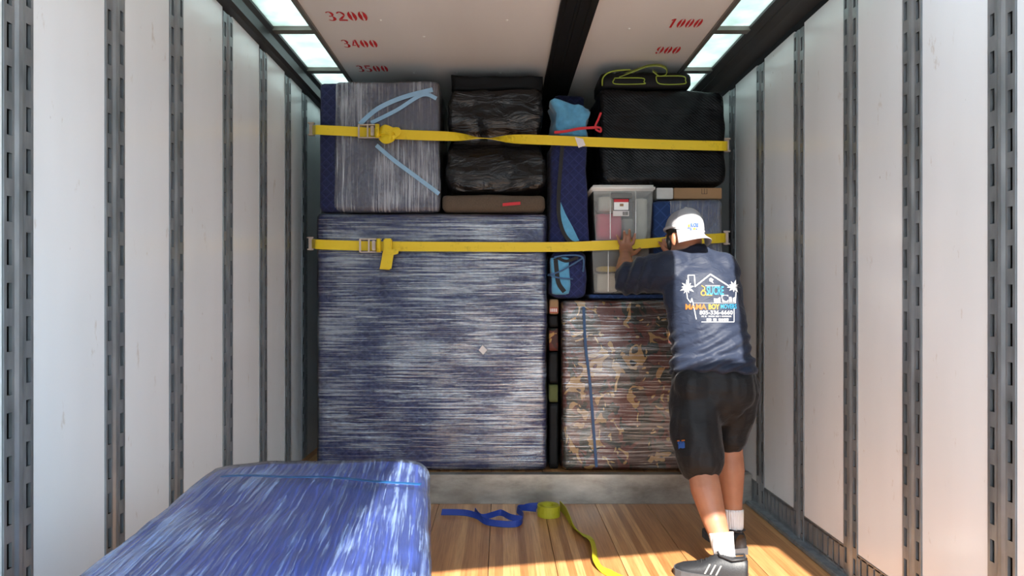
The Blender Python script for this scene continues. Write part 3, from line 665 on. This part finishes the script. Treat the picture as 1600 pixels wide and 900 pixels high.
def hp(s, f, u): return HC+HS*s+HF*f+HU*u
B = MB()
B.limb([P(1112, 590, 2.97), P(1108, 520, 3.02), P(1098, 450, 3.09), P(1090, 415, 3.13)], [(.13, .10), (.12, .09), (.13, .09), (.10, .07)], 18, X1)
B.limb([P(1086, 412, 3.13), P(1078, 385, 3.16)], [.060, .056])
# head: skull, jaw, nose, ears, brow
def ell(c, r, n=18, m=12):
    q = MB().ball((0, 0, 0), r, n, m); R = Matrix((HS, HF, HU)).transposed(); B.add([c+R @ v for v in q.v], q.f)
ell(hp(0, -.004, .026), (.073, .086, .084)); ell(hp(0, .030, -.045), (.056, .062, .066)); ell(hp(0, .066, -.088), (.028, .022, .020))
ell(hp(0, .098, -.022), (.013, .022, .016)); ell(hp(0, .088, .0), (.009, .014, .026)); ell(hp(0, .080, .026), (.050, .016, .010)); ell(hp(0, .084, -.058), (.024, .012, .008))
for s in (-1, 1): ell(hp(s*.076, -.010, -.014), (.009, .017, .029)); ell(hp(s*.048, .058, -.022), (.022, .022, .020))
# arms
Ls, Le, Lw = P(1030, 424, 3.12), P(977, 431, 3.36), P(977, 399, 3.57)
B.limb([Ls, (Ls+Le)/2, Le], [.045, .046, .046]); B.limb([Le, Le.lerp(Lw, .3), Le.lerp(Lw, .7), Lw], [.046, .049, .038, .029])
Rs, Re, Rw = P(1134, 424, 3.12), P(1108, 448, 3.38), P(1054, 407, 3.58)
B.limb([Rs, (Rs+Re)/2, Re], [.045, .046, .045]); B.limb([Re, Re.lerp(Rw, .3), Rw], [.045, .047, .029])
HY_ = YF-.052
def hand(w, pc, fingers, thumb):
    B.limb([w, w.lerp(pc, .5), pc], [(.029, .022), (.036, .018), (.038, .014)], 14, X1)
    for (kx, ky), (tx, ty), r in fingers:
        k0 = P(kx, ky, HY_+.0); tp_ = P(tx, ty, HY_+.012); md = k0.lerp(tp_, .5)+Vector((0, -.012, 0))
        B.limb([pc.lerp(k0, .35), k0, md, k0.lerp(tp_, .78)+Vector((0, -.007, 0)), tp_], [.011, r*1.08, r, r*.92, r*.8], 12)
        NAILS.append((tp_+Vector((0, -r*.75, -.004)), r))
    (ax, ay), (bx_, by), (tx, ty) = thumb
    B.limb([P(ax, ay, HY_-.03), P(bx_, by, HY_-.012), P(tx, ty, HY_+.008)], [.016, .0125, .0095], 12)
NAILS = []
hand(Lw, P(978, 386, HY_-.004), [((968, 380), (963.5, 367.5), .0085), ((975, 379), (975, 361), .0092), ((982, 379), (983.5, 358.5), .0095), ((989, 381), (992, 365), .009)], ((984, 397), (992, 395), (1000, 389)))
hand(Rw, P(1043, 395, HY_-.006), [((1036, 389), (1029.5, 378), .0085), ((1041, 387), (1036, 374), .0092), ((1046, 386), (1041.5, 372.5), .0092), ((1050, 387), (1048, 375), .009)], ((1047, 404), (1036, 403), (1024, 399.5)))
# legs
B.limb([P(1090, 610, 2.95), P(1090, 660, 2.90), P(1096, 728, 2.845), P(1103, 765, 2.79), P(1117, 815, 2.725), P(1130, 855, 2.685), P(1134, 880, 2.665)], [.085, .080, .060, .061, .047, .035, .030], 18)
B.limb([P(1143, 610, 2.98), P(1143, 655, 2.99), P(1140, 700, 3.0), P(1142, 735, 2.99), P(1145, 785, 2.975), P(1147, 820, 2.96), P(1147, 838, 2.95)], [.085, .078, .055, .058, .040, .034, .034], 18)
body = remesh(B, 'body', M['skin'], .0055, 4)
for p_, r_ in NAILS:
    MB().ball(p_, (r_*.6, r_*.28, r_*.75), 8, 6).build('fingernail', M['nail'], man, True)
# shirt
S = MB()
S.limb([P(1114, 571, 2.975), P(1111, 545, 2.99), P(1104, 500, 3.03), P(1096, 450, 3.085), P(1092, 425, 3.115)], [(.172, .140), (.168, .138), (.168, .132), (.178, .125), (.165, .105)], 30, X1)
S.tube([P(1113, 584, 2.968), P(1113, 562, 2.978)], [(.186, .160), (.180, .152)], 30, True, X1)
S.limb([P(1050, 425, 3.11), P(1020, 428, 3.19), P(984, 435, 3.325)], [.098, .092, .082], 20)
S.limb([P(1124, 424, 3.11), P(1122, 436, 3.20), P(1112, 446, 3.34)], [.092, .082, .070], 20)
S.limb([P(1050, 420, 3.115), P(1086, 408, 3.14), P(1124, 420, 3.115)], [.080, .075, .080], 18)
S.tube([P(1086, 410, 3.135), P(1080, 394, 3.16)], [.082, .072], 20)
def shirt_d(p, n):
    px = VX+p.x*F/p.y; py = VY-(p.z-CZ)*F/p.y
    low = max(0, min(1, (py-490)/50)); q = math.sin((py-500)*.34+(px-1100)*.16+2*noise.noise(p*9))
    d = noise.noise(p*13)*.006+noise.noise(Vector((p.x*9, p.y*9, p.z*24)))*.005+q*.006*low
    arm = max(0, min(1, (1035-px)/40)); d += arm*.006*math.sin(px*.35+py*.12)
    return n*d
shirt = remesh(S, 'shirt', M['shirt'], .0075, 6, shirt_d)
# shorts
S = MB()
S.limb([P(1114, 558, 2.985), P(1114, 585, 2.975), P(1115, 612, 2.965)], [(.165, .130), (.178, .145), (.182, .150)], 26, X1)
S.limb([P(1088, 615, 2.945), P(1086, 665, 2.895), P(1094, 716, 2.845)], [(.112, .115), (.106, .108), (.096, .098)], 22, X1)
S.limb([P(1150, 608, 2.975), P(1146, 650, 2.985), P(1140, 688, 3.0)], [(.100, .11), (.088, .095), (.068, .08)], 22, X1)
S.ball(P(1085, 606, 2.90), (.088, .085, .095)); S.ball(P(1148, 606, 2.90), (.085, .085, .095))
def shorts_d(p, n): return n*(noise.noise(p*11)*.009+noise.noise(Vector((p.x*26, p.y*20, p.z*7)))*.008)
shorts = remesh(S, 'shorts', M['shorts'], .0075, 5, shorts_d)
# prints follow the cloth
def bvh(o):
    off = Vector(man.location); me = o.data
    return BVHTree.FromPolygons([v.co+off for v in me.vertices], [tuple(p.vertices) for p in me.polygons])
SB = bvh(shirt); SHB = bvh(shorts)
EYE = Vector((0, 0, CZ))
def onto(tree, px, py, lift=.0018):
    d = (P(px, py, 3)-EYE).normalized(); h = tree.ray_cast(EYE, d)
    return (h[0]-d*lift) if h[0] else None
def pr(parent, polys, m, tree, name='print', lift=.0018):
    b = MB()
    for pl in polys:
        v = [onto(tree, x, y, lift) for x, y in pl]
        if any(q is None for q in v): continue
        b.add(v, [tuple(range(len(v)))])
    if not b.v: return
    off = Vector(man.location)
    return mesh(name, [p-off for p in b.v], b.f, m, parent)
def seg(pts, wpx):
    out = []
    for (x0, y0), (x1, y1) in zip(pts[:-1], pts[1:]):
        L = math.hypot(x1-x0, y1-y0); n = max(1, int(L/2.5)); nx, ny = -(y1-y0)/L*wpx/2, (x1-x0)/L*wpx/2
        for i in range(n):
            a, b = i/n, (i+1)/n; xa, ya, xb, yb = x0+(x1-x0)*a, y0+(y1-y0)*a, x0+(x1-x0)*b, y0+(y1-y0)*b
            out.append([(xa-nx, ya-ny), (xb-nx, yb-ny), (xb+nx, yb+ny), (xa+nx, ya+ny)])
    return out
def text_polys(txt, x0, y0, x1, y1, bold=.02):
    cu = bpy.data.curves.new('t', 'FONT'); cu.body = txt; cu.offset = bold; cu.resolution_u = 3
    o = bpy.data.objects.new('t', cu); COL.objects.link(o)
    dg = bpy.context.evaluated_depsgraph_get(); dg.update(); me = bpy.data.meshes.new_from_object(o.evaluated_get(dg))
    bm = bmesh.new(); bm.from_mesh(me); bmesh.ops.triangulate(bm, faces=bm.faces[:])
    xs = [v.co.x for v in bm.verts]; ys = [v.co.y for v in bm.verts]; a, b, c, d = min(xs), max(xs), min(ys), max(ys)
    out = [[(x0+(v.co.x-a)/(b-a)*(x1-x0), y1-(v.co.y-c)/(d-c)*(y1-y0)) for v in reversed(f.verts)] for f in bm.faces]
    bm.free(); bpy.data.objects.remove(o); bpy.data.curves.remove(cu); bpy.data.meshes.remove(me); return out
def palm(cx, cy, R, seed):
    out = []
    for i, an in enumerate((-175, -140, -95, -50, -10, 35, 75, 120, 155)):
        a = math.radians(an+seed); L = R*(.85+.3*((i*7) % 3)/2); c, s = math.cos(a), math.sin(a)
        out.append([(cx, cy), (cx+c*L*.5-s*1.7, cy+s*L*.5+c*1.7), (cx+c*L, cy+s*L), (cx+c*L*.5+s*1.7, cy+s*L*.5-c*1.7)])
    return out
def tiny(x0, y0, x1, y1, n):                              # lines of print too small to read in the photo: rows of short marks
    rn = random.Random(n); d = (x1-x0)/n
    return [[(x0+i*d, y0+rn.random()*.4), (x0+(i+.68)*d, y0+rn.random()*.4), (x0+(i+.68)*d, y1), (x0+i*d, y1)] for i in range(n) if rn.random() > .14]
W_ = seg([(1085.5, 448), (1110, 428.5), (1139, 447)], 1.9)+seg([(1076, 444), (1075, 430), (1085, 430), (1086, 446)], 1.5)+palm(1074, 449, 11, 0)+palm(1147, 448, 10, 20)
W_ += seg([(1073, 455), (1074, 466), (1079, 473), (1081, 466), (1083, 474), (1088, 499)], 1.4)+seg([(1150, 456), (1149, 473)], 1.4)+seg([(1147, 482), (1147, 503), (1096, 503)], 1.2)+seg([(1083, 473.5), (1150, 473.5)], .6)
W_ += [[(1108, 436), (1111, 434), (1115, 437), (1113, 439), (1115, 443), (1111, 440), (1109, 440)]]
W_ += [[(1115.5, 466), (1121, 467), (1125, 464), (1126, 473), (1116, 473)], [(1127, 461), (1138, 461), (1138, 472), (1129, 472)], [(1139, 464), (1143, 464), (1144, 472), (1139, 472)], [(1145, 466), (1148, 464), (1149, 472), (1145, 472)]]
W_ += text_polys('805-336-6660', 1093, 485, 1145, 491.5)+tiny(1096, 493.2, 1143, 495.2, 34)+tiny(1104, 497.4, 1139, 501.4, 13)
pr(shirt, W_, M['p_white'], SB)
pr(shirt, text_polys('MAMA', 1071, 475, 1104, 483.5, .04), M['p_orange'], SB); pr(shirt, text_polys('BOY', 1107, 475, 1124.5, 483.5, .04), M['p_yellow'], SB); pr(shirt, text_polys('MOVERS', 1126, 475, 1151, 482.5, .03), M['p_cyan'], SB)
pr(shirt, text_polys('SUCRE', 1104, 447, 1131, 461, .03), M['p_cyan'], SB, lift=.0026); pr(shirt, seg([(1102, 446.5), (1125, 446.5)], 1), M['p_white'], SB)
ring = [(1099+3.6*math.cos(i*.52), 458+3.6*math.sin(i*.52)) for i in range(13)]
pr(shirt, seg(ring, 1.6)+seg([(1103, 461), (1113, 461.5)], 1.4)+seg([(1096, 446), (1101, 449), (1101, 453), (1097, 453.5)], 1.3), M['p_yellow'], SB)
pr(shorts, tiny(1059, 689.5, 1070, 694, 4), M['p_blue'], SHB); pr(shorts, [[(1058, 688), (1070, 687), (1070, 689), (1058, 690)]], M['p_orange'], SHB)
pr(shorts, [[(1060, 694), (1070, 692), (1070, 700), (1060, 702)]], M['p_blue'], SHB, lift=.001)
# hair and beard
h = MB(); R = Matrix((HS, HF, HU)).transposed()
def hb(c, r): 
    q = MB().ball((0, 0, 0), r, 16, 10); h.add([c+R @ v for v in q.v], q.f)
hb(hp(0, -.004, .036), (.0765, .088, .066)); hb(hp(-.056, .044, -.012), (.012, .016, .038)); hb(hp(.056, .044, -.012), (.012, .016, .038)); hb(hp(0, .052, -.078), (.048, .042, .034))
h.build('hair', M['hair'], man, True)
for s in (-1, 1): MB().ball(hp(s*.031, .083, .006), .011, 10, 8).build('eye', M['p_white'], man, True)
# cap worn backwards: front panel and brim face the camera
CC = hp(0, -.004, .050); CB = Vector((.36, -.90, .02)).normalized(); CS = CB.cross(Vector((0, 0, 1))).normalized()*-1; CU = Vector((.10, .10, 1)).normalized(); CS = CU.cross(CB).normalized(); CB = CS.cross(CU).normalized()
def cp(s, f, u): return CC+CS*s+CB*f+CU*u
def dome(f0, f1, grow):
    b = MB(); n, m = 28, 9
    for i in range(m+1):
        t = i/m*math.pi/2
        for j in range(n+1):
            an = f0+(f1-f0)*j/n; rr = math.cos(t)**.72; front = max(0, math.cos(an))
            b.v.append(cp((.083+grow)*rr*math.sin(an), (.098+grow)*rr*math.cos(an), -.020-.016*front+(.098+grow+.026*front)*math.sin(t)**.9))
    for i in range(m):
        for j in range(n): a = i*(n+1)+j; b.f.append((a, a+1, a+n+2, a+n+1))
    return b
dome(-1.15, 1.15, .001).build('cap_front_panel', M['cap'], man, True); dome(1.15, 2*math.pi-1.15, 0).build('cap_mesh_panel', M['capmesh'], man, True)
b = MB(); n = 24
for lay in (0, 1):
    for i in range(6):
        for j in range(n+1):
            an = -1.12+2.24*j/n; e = i/5; rr = 1+.80*e*math.cos(an*.95)**.7 if abs(an) < 1.5 else 1
            b.v.append(cp(0.084*math.sin(an)*(1-.04*e), .098*math.cos(an)*rr+.002, -.020-.016*max(0, math.cos(an))-.050*e+.012*e*math.cos(an*1.2)-.022*(math.sin(an)**2)*e-lay*.003))
for lay in (0, 1):
    for i in range(5):
        for j in range(n):
            a = lay*6*(n+1)+i*(n+1)+j; q = (a, a+1, a+n+2, a+n+1); b.f.append(q if lay == 0 else q[::-1])
for j in range(n): a = 5*(n+1)+j; c_ = a+6*(n+1); b.f.append((a, a+1, c_+1, c_))
b.build('cap_brim', M['cap'], man, True)
MB().ball(cp(0, 0, .090), (.009, .009, .006), 10, 6).build('cap_button', M['cap'], man, True)
MB().tube([cp(.0850*math.sin(a_), .1000*math.cos(a_), -.021-.016*max(0, math.cos(a_))) for a_ in [-1.1+i*.11 for i in range(21)]], .0022, 6).build('cap_seam', M['capmesh'], man, True)
band = MB().tube([cp(.0835*math.sin(a_), .0985*math.cos(a_), -.014) for a_ in [1.1+i*.2 for i in range(21)]], .007, 8); band.build('cap_band', M['cap'], man, True)
capo = [o for o in man.children if o.name.startswith('cap_front')][0]; CT = bvh(capo)
pr(man, [[(1072.5, 346), (1092.5, 347), (1091.5, 361), (1072, 360)]], M['paper'], CT, 'cap_patch', .0010)
pr(man, text_polys('SUCRE', 1079, 348.5, 1091, 354.5, .05), M['p_blue'], CT, 'cap_print', .0025)
pr(man, [[(1075, 351), (1078, 350), (1078, 354.5), (1075, 354.5)], [(1083, 356), (1087, 356), (1087, 358.5), (1083, 358.5)]], M['p_yellow'], CT, 'cap_print', .0025)
pr(man, seg([(1074, 356), (1081, 356)], 1)+[[(1087.5, 357), (1089.5, 357), (1089.5, 359), (1087.5, 359)], [(1078, 357.5), (1081, 357.5), (1081, 359.5), (1078, 359.5)]], M['p_blue'], CT, 'cap_print', .0025)
# socks and shoes
def sock(pts, r): MB().tube(smoothpath(pts, 4), [x for x in [r[0]+(r[-1]-r[0])*i/(4*(len(pts)-1)) for i in range(4*(len(pts)-1)+1)]], 20).build('sock', M['sock'], man, True)
sock([P(1126, 832, 2.705), P(1130, 856, 2.687), P(1136, 884, 2.66)], [.049, .036])
sock([P(1146, 796, 2.972), P(1147, 820, 2.96), P(1147, 842, 2.95)], [.043, .035])
def shoe(heel, toe, L):
    d = (toe-heel); d.z = 0; d.normalize(); s = d.cross(Vector((0, 0, 1)))
    o = Vector((heel.x, heel.y, 0)); t = link('shoe', None, man); t.location = o-Vector(man.location); t.location.z = 0-man.location.z
    def pt(u, v, z): return d*u*L+s*v+Vector((0, 0, z))
    prof = [(0, .028, .088), (.06, .037, .102), (.2, .041, .094), (.33, .041, .102), (.45, .043, .094), (.6, .046, .066), (.75, .047, .054), (.88, .041, .046), (.97, .026, .036), (1.0, .010, .026)]
    b = MB(); n = 14
    for u, wv, hh in prof:
        for j in range(n):
            a_ = math.pi*j/(n-1); b.v.append(pt(u, wv*math.cos(a_)*(1 if abs(math.cos(a_)) < .99 else .97), .022+(hh-.022)*max(0, math.sin(a_))**.7))
    for i in range(len(prof)-1):
        for j in range(n-1): a_ = i*n+j; b.f.append((a_, a_+1, a_+n+1, a_+n))
    b.f.append(tuple(range(n))); b.f.append(tuple(len(b.v)-1-j for j in range(n)))
    mesh('upper', b.v, b.f, M['shoe'], t, True)
    b = MB(); k = []
    for u, wv, hh in prof: k.append((u*1.012-.006, wv+.005))
    loop = [pt(u, wv, 0) for u, wv in k]+[pt(u, -wv, 0) for u, wv in reversed(k)]; m_ = len(loop)
    b.add(loop+[p+Vector((0, 0, .028)) for p in loop], [tuple(range(m_))[::-1], tuple(range(m_, 2*m_))]+[(i, (i+1) % m_, (i+1) % m_+m_, i+m_) for i in range(m_)])
    mesh('sole', b.v, b.f, M['sole'], t)
    for i in range(5):
        u = .42+i*.065; z = .092-i*.008
        q = MB().tube([pt(u, -.030, z-.014), pt(u+.012, 0, z+.0), pt(u+.0, .030, z-.014)], .003, 6); mesh('lace', q.v, q.f, M['blackcloth'], t, True)
    for sd in (-1, 1):
        for i in range(3):
            u = .40+i*.075
            q = MB().add([pt(u, sd*.0475, .032), pt(u+.022, sd*.0475, .032), pt(u-.045, sd*.0425, .070), pt(u-.067, sd*.0425, .070)], [(0, 1, 2, 3)]); mesh('stripe', q.v, q.f, M['stripe'], t)
    q = MB().tube([pt(.02, 0, .094), pt(.06, .028, .100), pt(.2, .034, .092), pt(.36, .026, .100), pt(.4, 0, .106), pt(.36, -.026, .100), pt(.2, -.034, .092), pt(.06, -.028, .100), pt(.02, 0, .094)], .0045, 8); mesh('collar', q.v, q.f, M['shoe'], t, True)
    return t
shoe(Vector((.945, 2.615, 0)), Vector((.735, 2.70, 0)), .275)
shoe(Vector((1.02, 2.905, 0)), Vector((.965, 3.15, 0)), .275)
